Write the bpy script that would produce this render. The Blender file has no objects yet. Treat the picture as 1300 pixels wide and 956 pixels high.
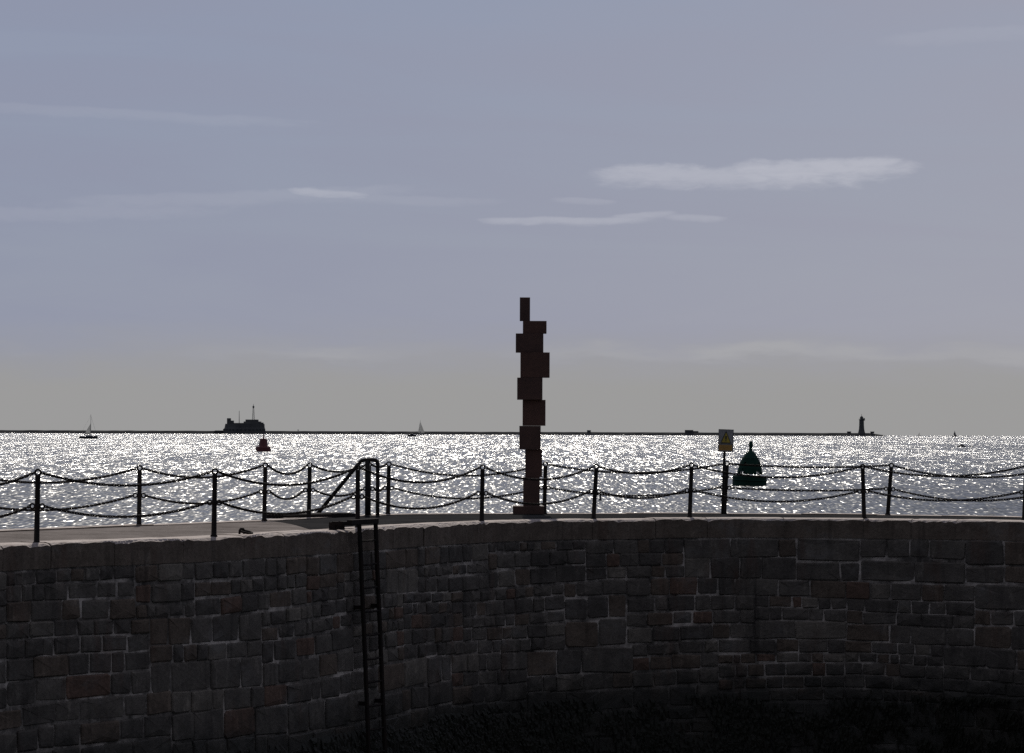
import bpy, bmesh, math, random
import numpy as np
from mathutils import Vector, Matrix

random.seed(7)
SC = bpy.context.scene
COL = SC.collection
PI = math.pi

# ------------------------------------------------------------------ camera
F = 4320.0            # focal length in pixels of a 1300 px wide frame
CAM_Z = 6.0           # eye height above the sea
PITCH = math.atan((545.4 - 478) / F)
ROLL = 0.0035
R_EARTH = 6.37e6
fwd = Vector((0, math.cos(PITCH), math.sin(PITCH)))
r0 = Vector((1, 0, 0)); u0 = r0.cross(fwd)
right = r0 * math.cos(ROLL) + u0 * math.sin(ROLL)
up = u0 * math.cos(ROLL) - r0 * math.sin(ROLL)
EYE = Vector((0, 0, CAM_Z))
cam = bpy.data.objects.new('camera', bpy.data.cameras.new('camera'))
COL.objects.link(cam)
cam.data.sensor_width = 36
cam.data.lens = 36 * F / 1300
cam.data.clip_start = 0.5
cam.data.clip_end = 60000
M = Matrix((right, up, -fwd)).transposed().to_4x4()
M.translation = EYE
cam.matrix_world = M
SC.camera = cam

# ------------------------------------------------------------------ light
SUN_EL, SUN_AZ = math.radians(44), math.radians(-2.5)    # azimuth from +Y towards +X
world = bpy.data.worlds.new('World'); SC.world = world
world.use_nodes = True
SKY_STRENGTH = 0.07
sun_d = bpy.data.lights.new('sun', 'SUN'); sun_d.energy = 3.6; sun_d.angle = math.radians(0.53)
sun_d.color = (1.0, 0.95, 0.88)
sun = bpy.data.objects.new('sun', sun_d); COL.objects.link(sun)
sdir = Vector((math.sin(SUN_AZ) * math.cos(SUN_EL), math.cos(SUN_AZ) * math.cos(SUN_EL), math.sin(SUN_EL)))
sun.rotation_euler = sdir.to_track_quat('Z', 'Y').to_euler()
sun.location = (0, 0, 60)
SC.view_settings.view_transform = 'Standard'
SC.view_settings.look = 'None'
SC.view_settings.exposure = 0.0
SC.view_settings.gamma = 1.0
SC.view_settings.use_curve_mapping = False
try:
    SC.cycles.max_bounces = 6
    SC.cycles.use_denoising = False
    SC.cycles.sample_clamp_direct = 0
    SC.cycles.sample_clamp_indirect = 4
    SC.cycles.caustics_reflective = False
    SC.cycles.caustics_refractive = False
except Exception:
    pass


class NT:
    """small helper round a node tree"""
    def __init__(self, tree):
        self.t = tree; self.n = tree.nodes; self.l = tree.links
        self.n.clear()
    def node(self, kind, **kw):
        nd = self.n.new(kind)
        for k, v in kw.items():
            setattr(nd, k, v)
        return nd
    def put(self, sock, v):
        if hasattr(v, 'links'):
            self.l.new(v, sock)
        else:
            sock.default_value = v
    def m(self, op, a, b=None, c=None, clamp=False):
        nd = self.node('ShaderNodeMath', operation=op, use_clamp=clamp)
        self.put(nd.inputs[0], a)
        if b is not None: self.put(nd.inputs[1], b)
        if c is not None: self.put(nd.inputs[2], c)
        return nd.outputs[0]
    def mix(self, f, a, b):
        nd = self.node('ShaderNodeMix', data_type='RGBA', clamp_factor=True)
        self.put(nd.inputs['Factor'], f)
        self.put(nd.inputs[6], a); self.put(nd.inputs[7], b)
        return nd.outputs[2]
    def rng(self, v, a, b, c=0.0, d=1.0, smooth=False):
        nd = self.node('ShaderNodeMapRange', clamp=True)
        if smooth: nd.interpolation_type = 'SMOOTHSTEP'
        self.put(nd.inputs['Value'], v)
        for k, x in zip(('From Min', 'From Max', 'To Min', 'To Max'), (a, b, c, d)):
            self.put(nd.inputs[k], x)
        return nd.outputs[0]
    def vec(self, x, y, z=0.0):
        nd = self.node('ShaderNodeCombineXYZ')
        for i, v in enumerate((x, y, z)): self.put(nd.inputs[i], v)
        return nd.outputs[0]
    def noise(self, vec, scale, detail=4, rough=0.55, dist=0.0):
        nd = self.node('ShaderNodeTexNoise')
        if vec is not None: self.l.new(vec, nd.inputs['Vector'])
        nd.inputs['Scale'].default_value = scale
        nd.inputs['Detail'].default_value = detail
        nd.inputs['Roughness'].default_value = rough
        nd.inputs['Distortion'].default_value = dist
        return nd.outputs['Fac']
    def scaled(self, vec, s):
        nd = self.node('ShaderNodeVectorMath', operation='MULTIPLY')
        self.l.new(vec, nd.inputs[0]); nd.inputs[1].default_value = s
        return nd.outputs[0]


# ---- the sky: Nishita, a thin veil of high cloud and a few wisps
def build_sky():
    w = NT(world.node_tree)
    out = w.node('ShaderNodeOutputWorld'); bg = w.node('ShaderNodeBackground')
    w.l.new(bg.outputs[0], out.inputs[0])
    sky = w.node('ShaderNodeTexSky', sky_type='NISHITA')
    sky.sun_disc = False
    sky.sun_elevation = SUN_EL
    sky.sun_rotation = SUN_AZ
    sky.altitude = 0; sky.air_density = 1.0; sky.dust_density = 0.6; sky.ozone_density = 2.0
    bg.inputs['Strength'].default_value = SKY_STRENGTH
    tc = w.node('ShaderNodeTexCoord')
    sep = w.node('ShaderNodeSeparateXYZ'); w.l.new(tc.outputs['Generated'], sep.inputs[0])
    az = w.m('MULTIPLY', w.m('ARCTAN2', sep.outputs[0], sep.outputs[1]), 57.29578)   # degrees
    el = w.m('MULTIPLY', w.m('ARCSINE', sep.outputs[2]), 57.29578)
    # veil of high thin cloud over the whole sky
    k = SKY_STRENGTH
    def c(r, g, b): return (r / k, g / k, b / k, 1)
    st = w.noise(w.vec(w.m('MULTIPLY', az, 0.10), w.m('MULTIPLY', w.m('ADD', el, w.m('MULTIPLY', az, 0.04)), 0.75)), 1.0, 5, 0.55, 0.6)
    veil = w.rng(st, 0.30, 0.72, VEIL_LO, VEIL_HI, True)
    # thin cloud scatters forward: brighter round the sun, dimmer on the far side of the sky
    dt = w.node('ShaderNodeVectorMath', operation='DOT_PRODUCT')
    w.l.new(tc.outputs['Generated'], dt.inputs[0]); dt.inputs[1].default_value = sdir
    glow = w.rng(dt.outputs['Value'], -0.3, 0.95, 0.60, 1.14, True)
    def lit(rgb):
        nd = w.node('ShaderNodeVectorMath', operation='SCALE')
        nd.inputs[0].default_value = c(*rgb)[:3]; w.l.new(glow, nd.inputs['Scale'])
        return nd.outputs[0]
    tone = w.m('MULTIPLY_ADD', w.m('SINE', w.m('MULTIPLY', w.m('SUBTRACT', w.m('MULTIPLY', az, 6.0), w.m('MULTIPLY', el, 4.0)), 0.01745)), 0.5, 0.5)
    tone = w.m('MULTIPLY_ADD', w.m('SUBTRACT', st, 0.5), 0.8, tone, True)
    col = w.mix(veil, sky.outputs[0], w.mix(tone, lit(VEIL_BLUE), lit(VEIL)))
    # low bank of distant haze cloud along the horizon
    wob = w.noise(w.vec(w.m('MULTIPLY', az, 0.55), w.m('MULTIPLY', el, 2.5)), 1.0, 5, 0.55)
    top = w.m('ADD', el, w.m('MULTIPLY', w.m('SUBTRACT', wob, 0.5), 0.75))
    bank = w.rng(top, 1.95, 0.55, 0.0, 0.95, True)
    col = w.mix(bank, col, lit(BANK))
    rim = w.m('MULTIPLY', w.rng(top, 1.12, 1.28, 0, 1, True), w.rng(top, 1.28, 1.50, 1, 0, True))
    patch = w.rng(w.noise(w.vec(w.m('MULTIPLY', az, 0.22), w.m('MULTIPLY', el, 0.5), 5.0), 1.0, 3), 0.38, 0.62)
    col = w.mix(w.m('MULTIPLY', w.m('MULTIPLY', rim, patch), 0.5), col, c(0.42, 0.42, 0.43))
    # single wisps: azimuth, elevation, half length, half height (degrees), tilt, strength
    fine = w.noise(w.vec(w.m('MULTIPLY', az, 2.2), w.m('MULTIPLY', el, 9.0)), 1.0, 4, 0.62, 0.5)
    mid = w.noise(w.vec(w.m('MULTIPLY', az, 1.1), w.m('MULTIPLY', el, 2.0), 3.0), 1.0, 4, 0.55)
    total = None
    for (px, py, hl, hh, tilt, s) in WISPS:
        a0 = (px - 650) / F * 57.3; e0 = (543.1 + 0.0035 * px - py) / F * 57.3
        da = w.m('SUBTRACT', az, a0)
        u = w.m('DIVIDE', da, hl / F * 57.3)
        de = w.m('SUBTRACT', w.m('SUBTRACT', el, e0), w.m('MULTIPLY', da, tilt))
        de = w.m('ADD', de, w.m('MULTIPLY', w.m('SUBTRACT', mid, 0.5), 1.6 * hh / F * 57.3))
        v = w.m('DIVIDE', de, hh / F * 57.3)
        v = w.m('MAXIMUM', w.m('MULTIPLY', v, 1.5), w.m('MULTIPLY', v, -0.8))
        d2 = w.m('ADD', w.m('MULTIPLY', w.m('MULTIPLY', u, u), w.m('MULTIPLY', u, u)), w.m('MULTIPLY', v, v))
        body = w.m('SUBTRACT', 1.0, d2)
        body = w.m('ADD', body, w.m('MULTIPLY', w.m('SUBTRACT', fine, 0.5), 2.0))
        msk = w.m('MULTIPLY', w.rng(body, -0.75, 1.25, 0, 1, True), s)
        total = msk if total is None else w.m('MAXIMUM', total, msk)
    col = w.mix(total, col, c(0.58, 0.585, 0.64))
    w.l.new(col, bg.inputs['Color'])

VEIL = (0.306, 0.310, 0.375); VEIL_BLUE = (0.232, 0.256, 0.350); VEIL_LO = 0.90; VEIL_HI = 0.97
BANK = (0.305, 0.302, 0.296)
WISPS = [(865, 220, 110, 15, -0.01, 0.40), (1035, 215, 120, 17, 0.05, 0.50), (1000, 214, 60, 12, 0.0, 0.30),
         (720, 279, 110, 5, 0.01, 0.30), (815, 273, 40, 5, 0.06, 0.26), (880, 276, 40, 4, -0.03, 0.22),
         (415, 245, 50, 6, -0.06, 0.34), (740, 254, 40, 4, -0.05, 0.14), (300, 250, 230, 10, 0.05, 0.10),
         (150, 146, 240, 7, -0.04, 0.085), (60, 272, 220, 9, 0.03, 0.09), (1230, 48, 110, 9, 0.06, 0.08),
         (500, 252, 130, 6, -0.02, 0.09)]
build_sky()
world.cycles.sampling_method = 'MANUAL'; world.cycles.sample_map_resolution = 256


# ------------------------------------------------------------------ pixel rays onto real planes
def ray(px, py):
    return (right * ((px - 650) / F) - up * ((py - 478) / F) + fwd)
def on_z(px, py, z):
    d = ray(px, py); t = (z - CAM_Z) / d.z
    return EYE + d * t
def at_y(px, py, y):
    d = ray(px, py)
    return EYE + d * (y / d.y)
def sea_z(x, y):
    return -(x * x + y * y) / (2 * R_EARTH)
def at_sea(px, dist):
    """point on the curved sea at this bearing and distance"""
    d = ray(px, 545); h = Vector((d.x, d.y)).normalized() * dist
    return Vector((h.x, h.y, sea_z(h.x, h.y)))


# ------------------------------------------------------------------ materials
def material(name):
    m = bpy.data.materials.new(name); m.use_nodes = True
    t = NT(m.node_tree)
    out = t.node('ShaderNodeOutputMaterial'); b = t.node('ShaderNodeBsdfPrincipled')
    t.l.new(b.outputs[0], out.inputs[0])
    return m, t, b

def bump(t, b, height, strength, dist):
    bp = t.node('ShaderNodeBump'); bp.inputs['Strength'].default_value = strength
    bp.inputs['Distance'].default_value = dist
    t.l.new(height, bp.inputs['Height']); t.l.new(bp.outputs[0], b.inputs['Normal'])
    return bp

def pos(t):
    return t.node('ShaderNodeNewGeometry').outputs['Position']

def worn(name, c1, c2, scale=4.0, rough=0.7, bstr=0.3, bdist=0.01, metal=0.0, lo=0.35, hi=0.65, spec=0.5):
    m, t, b = material(name)
    p = pos(t)
    n1 = t.noise(p, scale, 6, 0.6); n2 = t.noise(p, scale * 6.3, 4, 0.6)
    f = t.rng(t.m('ADD', t.m('MULTIPLY', n1, 0.7), t.m('MULTIPLY', n2, 0.3)), lo, hi)
    t.l.new(t.mix(f, (*c1, 1), (*c2, 1)), b.inputs['Base Color'])
    b.inputs['Roughness'].default_value = rough; b.inputs['Metallic'].default_value = metal
    b.inputs['Specular IOR Level'].default_value = spec
    bump(t, b, t.m('ADD', n1, t.m('MULTIPLY', n2, 0.6)), bstr, bdist)
    return m

def stone_mat(name, c1, c2, lime=(0.15, 0.14, 0.128), lime_lo=0.56, lime_hi=0.76, amount=0.75):
    m, t, b = material(name)
    p = pos(t)
    n1 = t.noise(p, 3.1, 4, 0.6); n2 = t.noise(p, 22.0, 3, 0.65)
    col = t.mix(t.rng(n1, 0.32, 0.68), (*c1, 1), (*c2, 1))
    col = t.mix(t.m('MULTIPLY', t.rng(n2, 0.45, 0.75), 0.45), col, (c1[0] * 0.45, c1[1] * 0.45, c1[2] * 0.45, 1))
    # lime wash and old mortar smeared over the faces
    n3 = t.noise(t.scaled(p, (0.9, 0.9, 1.6)), 1.3, 5, 0.7)
    col = t.mix(t.m('MULTIPLY', t.rng(n3, lime_lo, lime_hi), amount), col, (*lime, 1))
    # rust-brown seep
    n4 = t.noise(t.scaled(p, (1.6, 1.6, 0.35)), 1.7, 3, 0.6)
    col = t.mix(t.m('MULTIPLY', t.rng(n4, 0.58, 0.75), 0.5), col, (0.085, 0.045, 0.03, 1))
    n5 = t.noise(t.scaled(p, (5.0, 5.0, 0.55)), 1.0, 4, 0.65)
    col = t.mix(t.m('MULTIPLY', t.rng(n5, 0.54, 0.70), 0.55), col, (c1[0] * 0.4, c1[1] * 0.4, c1[2] * 0.4, 1))
    n6 = t.noise(t.scaled(p, (3.3, 3.3, 1.1)), 2.1, 5, 0.75)
    col = t.mix(t.m('MULTIPLY', t.rng(n6, 0.58, 0.70), 0.45), col, (min(0.5, c2[0] * 2.0), min(0.5, c2[1] * 2.0), min(0.5, c2[2] * 2.0), 1))
    # tide mark: the lower courses are stained by weed
    z = t.node('ShaderNodeSeparateXYZ'); t.l.new(p, z.inputs[0])
    zz = t.m('ADD', z.outputs[2], t.m('MULTIPLY', t.m('SUBTRACT', n1, 0.5), 0.9))
    wet = t.rng(zz, 2.35, 1.45, 0, 1, True)
    col = t.mix(t.m('MULTIPLY', wet, 0.85), col, (0.016, 0.016, 0.012, 1))
    t.l.new(col, b.inputs['Base Color'])
    t.l.new(t.rng(wet, 0, 1, 0.92, 0.6), b.inputs['Roughness'])
    b.inputs['Specular IOR Level'].default_value = 0.25
    bump(t, b, t.m('ADD', n1, t.m('MULTIPLY', n2, 0.5)), 0.7, 0.03)
    return m

MAT = {}
MAT['iron'] = worn('black_painted_iron', (0.010, 0.0095, 0.0095), (0.024, 0.019, 0.016), 9, 0.85, 0.3, 0.004, spec=0.15)
MAT['chain'] = worn('chain_iron', (0.012, 0.011, 0.010), (0.026, 0.019, 0.016), 14, 0.9, 0.2, 0.003, spec=0.1)
MAT['steel_dark'] = worn('dark_rail_steel', (0.012, 0.0115, 0.0115), (0.026, 0.022, 0.02), 7, 0.8, 0.3, 0.004, spec=0.15)
MAT['rust'] = worn('rusted_steel', (0.055, 0.026, 0.019), (0.095, 0.045, 0.031), 2.2, 0.85, 0.35, 0.006)
MAT['rust2'] = worn('rusted_steel_brown', (0.045, 0.023, 0.018), (0.080, 0.041, 0.030), 2.8, 0.85, 0.35, 0.006)
MAT['ladder'] = worn('ladder_iron', (0.012, 0.011, 0.011), (0.026, 0.018, 0.014), 8, 0.9, 0.5, 0.006, spec=0.12)
def matte(name, c1, c2, scale, bstr, bdist):
    """rough ground without any sheen at low angles"""
    m, t, b = material(name); p = pos(t)
    d = t.node('ShaderNodeBsdfDiffuse'); d.inputs['Roughness'].default_value = 0.6
    n1 = t.noise(p, scale, 5, 0.6); n2 = t.noise(p, scale * 9, 3, 0.6)
    f = t.rng(t.m('ADD', t.m('MULTIPLY', n1, 0.6), t.m('MULTIPLY', n2, 0.4)), 0.36, 0.64)
    t.l.new(t.mix(f, (*c1, 1), (*c2, 1)), d.inputs['Color'])
    bp = t.node('ShaderNodeBump'); bp.inputs['Strength'].default_value = bstr; bp.inputs['Distance'].default_value = bdist
    t.l.new(n2, bp.inputs['Height']); t.l.new(bp.outputs[0], d.inputs['Normal'])
    out = [n for n in t.n if n.type == 'OUTPUT_MATERIAL'][0]
    t.n.remove(b); t.l.new(d.outputs[0], out.inputs[0])
    return m
MAT['tarmac'] = matte('tarmac', (0.030, 0.030, 0.030), (0.060, 0.057, 0.054), 1.6, 0.5, 0.01)
MAT['paving'] = matte('old_concrete_paving', (0.17, 0.147, 0.128), (0.34, 0.298, 0.262), 1.3, 0.5, 0.01)
MAT['mortar'] = stone_mat('lime_mortar', (0.045, 0.040, 0.035), (0.20, 0.176, 0.152), lime=(0.52, 0.46, 0.40), lime_lo=0.46, lime_hi=0.62, amount=0.95)
STONES = [stone_mat('limestone_grey', (0.082, 0.071, 0.060), (0.132, 0.115, 0.095)),
          stone_mat('limestone_dark', (0.062, 0.054, 0.046), (0.102, 0.089, 0.075)),
          stone_mat('limestone_brown', (0.086, 0.065, 0.049), (0.136, 0.105, 0.079)),
          stone_mat('limestone_pale', (0.112, 0.097, 0.079), (0.179, 0.154, 0.124)),
          stone_mat('sandstone_red', (0.096, 0.062, 0.045), (0.145, 0.092, 0.067))]
COPING = [stone_mat('granite_coping', (0.10, 0.077, 0.058), (0.165, 0.13, 0.10)), stone_mat('sunlit_granite', (0.27, 0.23, 0.205), (0.44, 0.38, 0.34), lime=(0.48, 0.43, 0.39))]  # second: paler copy of the coping stone, sunlight on the tops put into its colour
MAT['weed'] = worn('wet_seaweed', (0.008, 0.009, 0.005), (0.016, 0.015, 0.009), 11, 0.6, 0.2, 0.003, spec=0.2)
MAT['green'] = worn('green_buoy_paint', (0.005, 0.024, 0.017), (0.009, 0.040, 0.026), 1.2, 0.8, 0.2, 0.01, spec=0.15)
MAT['red'] = worn('red_buoy_paint', (0.085, 0.011, 0.012), (0.13, 0.018, 0.018), 1.1, 0.5, 0.2, 0.01)
MAT['far_stone'] = worn('far_granite', (0.07, 0.07, 0.07), (0.11, 0.11, 0.105), 0.08, 0.95, 0.3, 0.4, spec=0.1)
MAT['far_rubble'] = worn('breakwater_rubble', (0.035, 0.035, 0.034), (0.06, 0.06, 0.057), 0.12, 0.95, 0.6, 0.5, spec=0.1)
MAT['glass'] = worn('lantern_glass', (0.03, 0.03, 0.03), (0.06, 0.06, 0.06), 1, 0.15, 0.0, 0.01)
MAT['hull'] = worn('dark_hull_paint', (0.02, 0.022, 0.028), (0.035, 0.036, 0.04), 0.6, 0.4, 0.1, 0.01)
MAT['deck_white'] = worn('weathered_gelcoat', (0.30, 0.30, 0.29), (0.42, 0.42, 0.40), 0.8, 0.5, 0.1, 0.01)
MAT['alu'] = worn('mast_alloy', (0.12, 0.12, 0.12), (0.18, 0.18, 0.18), 1.0, 0.5, 0.1, 0.01)
MAT['sign_white'] = worn('sign_white', (0.19, 0.19, 0.19), (0.27, 0.27, 0.265), 5, 0.6, 0.1, 0.002)
MAT['sign_yellow'] = worn('sign_yellow', (0.30, 0.23, 0.02), (0.38, 0.29, 0.03), 6, 0.6, 0.1, 0.002)
MAT['sign_orange'] = worn('sign_orange', (0.27, 0.15, 0.03), (0.34, 0.19, 0.04), 6, 0.6, 0.1, 0.002)
MAT['black'] = worn('black_print', (0.012, 0.012, 0.012), (0.02, 0.02, 0.02), 6, 0.6, 0.1, 0.002)
MAT['galv'] = worn('galvanised', (0.05, 0.05, 0.052), (0.09, 0.09, 0.09), 8, 0.5, 0.2, 0.003)

def sail_mat():
    m, t, b = material('sailcloth')
    b.inputs['Base Color'].default_value = (0.62, 0.62, 0.60, 1); b.inputs['Roughness'].default_value = 0.9
    tr = t.node('ShaderNodeBsdfTranslucent'); tr.inputs[0].default_value = (0.62, 0.62, 0.60, 1)
    mx = t.node('ShaderNodeMixShader'); mx.inputs[0].default_value = 0.5
    out = [n for n in t.n if n.type == 'OUTPUT_MATERIAL'][0]
    t.l.new(b.outputs[0], mx.inputs[1]); t.l.new(tr.outputs[0], mx.inputs[2]); t.l.new(mx.outputs[0], out.inputs[0])
    return m
MAT['sail'] = sail_mat()

def sea_mat():
    """wave slopes come straight from noise vectors, so they do not fade out with distance"""
    m, t, b = material('sea_water')
    p = pos(t)
    b.inputs['Base Color'].default_value = (0.010, 0.016, 0.020, 1)
    b.inputs['IOR'].default_value = 1.33
    b.inputs['Roughness'].default_value = SEA_ROUGH
    b.inputs['Specular Tint'].default_value = (1.0, 0.965, 0.85, 1)
    tot = None
    d = t.node('ShaderNodeVectorMath', operation='LENGTH'); t.l.new(p, d.inputs[0]); dist = d.outputs['Value']
    for (sx, sy, amp, d0) in SEA_LAYERS:
        nd = t.node('ShaderNodeTexNoise'); nd.inputs['Scale'].default_value = 1.0
        nd.inputs['Detail'].default_value = 1; nd.inputs['Roughness'].default_value = 0.5
        t.l.new(t.scaled(p, (1.0 / sx, 1.0 / sy, 0.0)), nd.inputs['Vector'])
        sb = t.node('ShaderNodeVectorMath', operation='SUBTRACT'); t.l.new(nd.outputs['Color'], sb.inputs[0]); sb.inputs[1].default_value = (.5, .5, .5)
        ml = t.node('ShaderNodeVectorMath', operation='MULTIPLY'); t.l.new(sb.outputs[0], ml.inputs[0]); ml.inputs[1].default_value = (amp * 1.35, amp * 0.78, 0)
        if d0:
            fd = t.node('ShaderNodeVectorMath', operation='SCALE'); t.l.new(ml.outputs[0], fd.inputs[0]); t.l.new(t.rng(dist, d0 * 0.7, d0 * 1.3), fd.inputs['Scale']); ml = fd
        if tot is None: tot = ml.outputs[0]
        else:
            ad = t.node('ShaderNodeVectorMath', operation='ADD'); t.l.new(tot, ad.inputs[0]); t.l.new(ml.outputs[0], ad.inputs[1]); tot = ad.outputs[0]
    # patches where the breeze ruffles the water more or less
    g = t.noise(t.scaled(p, (1 / 160.0, 1 / 900.0, 0)), 1.0, 4, 0.6)
    sc = t.node('ShaderNodeVectorMath', operation='SCALE'); t.l.new(tot, sc.inputs[0]); t.l.new(t.rng(g, 0.32, 0.68, 0.62, 1.22), sc.inputs['Scale'])
    ad = t.node('ShaderNodeVectorMath', operation='ADD'); t.l.new(sc.outputs[0], ad.inputs[0]); ad.inputs[1].default_value = (0, -0.20, 1)      # the wave fronts turned to the shore are the ones in view
    nm = t.node('ShaderNodeVectorMath', operation='NORMALIZE'); t.l.new(ad.outputs[0], nm.inputs[0])
    t.l.new(nm.outputs[0], b.inputs['Normal'])
    return m
SEA_ROUGH = 0.20
SEA_LAYERS = [(0.24, 3.2, 0.9, 0), (0.46, 13.0, 0.9, 330), (0.95, 52.0, 0.9, 650), (1.9, 210.0, 0.9, 1300), (4.0, 850.0, 0.9, 2600)]    # width, length, slope, first distance


# ------------------------------------------------------------------ mesh helpers
def link(name, me, mats, parent=None, loc=None, smooth=False):
    o = bpy.data.objects.new(name, me); COL.objects.link(o)
    if not isinstance(mats, (list, tuple)): mats = [mats]
    if not me.materials:
        for mm in mats: me.materials.append(mm)
    if smooth:
        me.polygons.foreach_set('use_smooth', [True] * len(me.polygons))
    if parent is not None: o.parent = parent
    if loc is not None: o.location = loc
    return o

def obj(name, bm, mats, parent=None, loc=None, smooth=False):
    me = bpy.data.meshes.new(name); bm.normal_update(); bm.to_mesh(me); bm.free()
    return link(name, me, mats, parent, loc, smooth)

def tag(o, label=None, cat=None, group=None, kind=None):
    if label: o['label'] = label
    if cat: o['category'] = cat
    if group: o['group'] = group
    if kind: o['kind'] = kind
    return o

def thing(name, label, cat, loc, rot=(0, 0, 0), group=None):
    o = bpy.data.objects.new(name, None); COL.objects.link(o)
    o.location = loc; o.rotation_euler = rot; o.empty_display_size = 0.3
    return tag(o, label, cat, group)

def box(bm, x0, x1, y0, y1, z0, z1, bev=0.0):
    vs = [bm.verts.new((x, y, z)) for z in (z0, z1) for y in (y0, y1) for x in (x0, x1)]
    fs = [(0, 2, 3, 1), (4, 5, 7, 6), (0, 1, 5, 4), (2, 6, 7, 3), (0, 4, 6, 2), (1, 3, 7, 5)]
    faces = [bm.faces.new([vs[i] for i in f]) for f in fs]
    if bev > 0:
        es = set(e for f in faces for e in f.edges)
        bmesh.ops.bevel(bm, geom=list(es), offset=bev, segments=2, affect='EDGES', profile=0.6)

def lathe(bm, prof, n=16, cx=0, cy=0, skip=None, caps=True):
    rings = []
    for r, z in prof:
        rings.append([bm.verts.new((cx + r * math.cos(2 * PI * k / n), cy + r * math.sin(2 * PI * k / n), z)) for k in range(n)])
    for i in range(len(rings) - 1):
        for k in range(n):
            if skip and skip(i, k): continue
            bm.faces.new((rings[i][k], rings[i][(k + 1) % n], rings[i + 1][(k + 1) % n], rings[i + 1][k]))
    if caps:
        bm.faces.new(list(reversed(rings[0]))); bm.faces.new(rings[-1])
    return rings

def frame_for(d):
    d = d.normalized(); a = Vector((0, 0, 1)) if abs(d.z) < 0.9 else Vector((1, 0, 0))
    s = d.cross(a).normalized(); return s, s.cross(d).normalized()

def tube(bm, pts, r, n=8, closed=False):
    pts = [Vector(p) for p in pts]
    rs = r if isinstance(r, (list, tuple)) else [r] * len(pts)
    rings = []; N = len(pts)
    s_prev = None
    for i, p in enumerate(pts):
        if closed: d = pts[(i + 1) % N] - pts[i - 1]
        else: d = pts[min(i + 1, N - 1)] - pts[max(i - 1, 0)]
        d.normalize()
        if s_prev is None: s, u = frame_for(d)
        else:
            s = (s_prev - d * s_prev.dot(d)).normalized(); u = s.cross(d)
        s_prev = s
        rings.append([bm.verts.new(p + (s * math.cos(2 * PI * k / n) + u * math.sin(2 * PI * k / n)) * rs[i]) for k in range(n)])
    for i in range(N if closed else N - 1):
        a, b = rings[i], rings[(i + 1) % N]
        for k in range(n):
            bm.faces.new((a[k], a[(k + 1) % n], b[(k + 1) % n], b[k]))
    if not closed:
        bm.faces.new(list(reversed(rings[0]))); bm.faces.new(rings[-1])

def ring_pts(c, R, ax1, ax2, n=14):
    return [c + ax1 * (R * math.cos(2 * PI * k / n)) + ax2 * (R * math.sin(2 * PI * k / n)) for k in range(n)]

def prism(bm, outline, y0, y1):
    """outline in x,z extruded along y"""
    a = [bm.verts.new((x, y0, z)) for x, z in outline]; b = [bm.verts.new((x, y1, z)) for x, z in outline]
    n = len(outline)
    bm.faces.new(a); bm.faces.new(list(reversed(b)))
    for i in range(n):
        bm.faces.new((a[i], b[i], b[(i + 1) % n], a[(i + 1) % n]))
    bmesh.ops.recalc_face_normals(bm, faces=bm.faces)


# ------------------------------------------------------------------ sea
def build_sea():
    radii = [0.0] + list(np.geomspace(3, 24000, 130))
    n = 240
    vs = [(0, 0, 0)]; fs = []
    for r in radii[1:]:
        z = -r * r / (2 * R_EARTH)
        for k in range(n):
            a = 2 * PI * k / n
            vs.append((r * math.sin(a), r * math.cos(a), z))
    for k in range(n):
        fs.append((0, 1 + (k + 1) % n, 1 + k))
    for i in range(len(radii) - 2):
        for k in range(n):
            a = 1 + i * n + k; b = 1 + i * n + (k + 1) % n
            fs.append((a, b, b + n, a + n))
    me = bpy.data.meshes.new('sea'); me.from_pydata(vs, [], fs)
    o = link('sea', me, sea_mat(), smooth=True)
    me.update()
    if me.polygons[0].normal.z < 0: me.flip_normals()
    tag(o, kind='structure')
build_sea()


# ------------------------------------------------------------------ pier: paths of its two edges
DECK = 4.53
NEAR_PX = [(-260, 708), (-120, 699.5), (0, 692), (60, 689.5), (170, 686), (272, 681.5), (380, 676.5), (440, 673), (520, 668), (612, 662.8),
           (680, 660.6), (755, 659.2), (875, 658.2), (1000, 658), (1095, 658.4), (1200, 659.6), (1300, 661.5), (1440, 665.5), (1600, 671)]
FAR_PX = [(-300, 686), (-120, 678), (0, 672.5), (100, 668.7), (177, 665.5), (270, 662), (335, 659.6), (392, 656), (440, 653.7), (490, 652), (560, 651.2),
          (650, 651), (800, 651), (922, 651.2), (1050, 652), (1131, 653), (1200, 654), (1300, 656), (1440, 659.6), (1600, 664.5)]
class Path:
    def __init__(self, px, z):
        pts = [on_z(a, b, z) for a, b in px]
        P = np.array([(p.x, p.y) for p in pts])
        s = np.r_[0, np.cumsum(np.hypot(*np.diff(P, axis=0).T))]
        fine = np.linspace(0, s[-1], 1500)
        x = np.interp(fine, s, P[:, 0]); y = np.interp(fine, s, P[:, 1])
        ker = np.hanning(161); ker /= ker.sum()
        pad = 80
        def sm(v):
            v = np.r_[2 * v[0] - v[pad:0:-1], v, 2 * v[-1] - v[-2:-pad - 2:-1]]
            return np.convolve(v, ker, 'valid')
        x, y = sm(x), sm(y)
        self.x, self.y = x, y
        self.s = np.r_[0, np.cumsum(np.hypot(np.diff(x), np.diff(y)))]
        self.L = self.s[-1]
    def p(self, s):
        return Vector((np.interp(s, self.s, self.x), np.interp(s, self.s, self.y), 0))
    def t(self, s):
        return (self.p(min(s + 0.15, self.L)) - self.p(max(s - 0.15, 0))).normalized()
    def n(self, s):
        t = self.t(s); return Vector((t.y, -t.x, 0))          # towards the camera
    def s_at_px(self, px):
        q = self.x / self.y * F * math.cos(PITCH) + 650
        return float(np.interp(px, q, self.s))
NEAR = Path(NEAR_PX, DECK); FAR = Path(FAR_PX, DECK)
BATTER = 0.03
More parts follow.
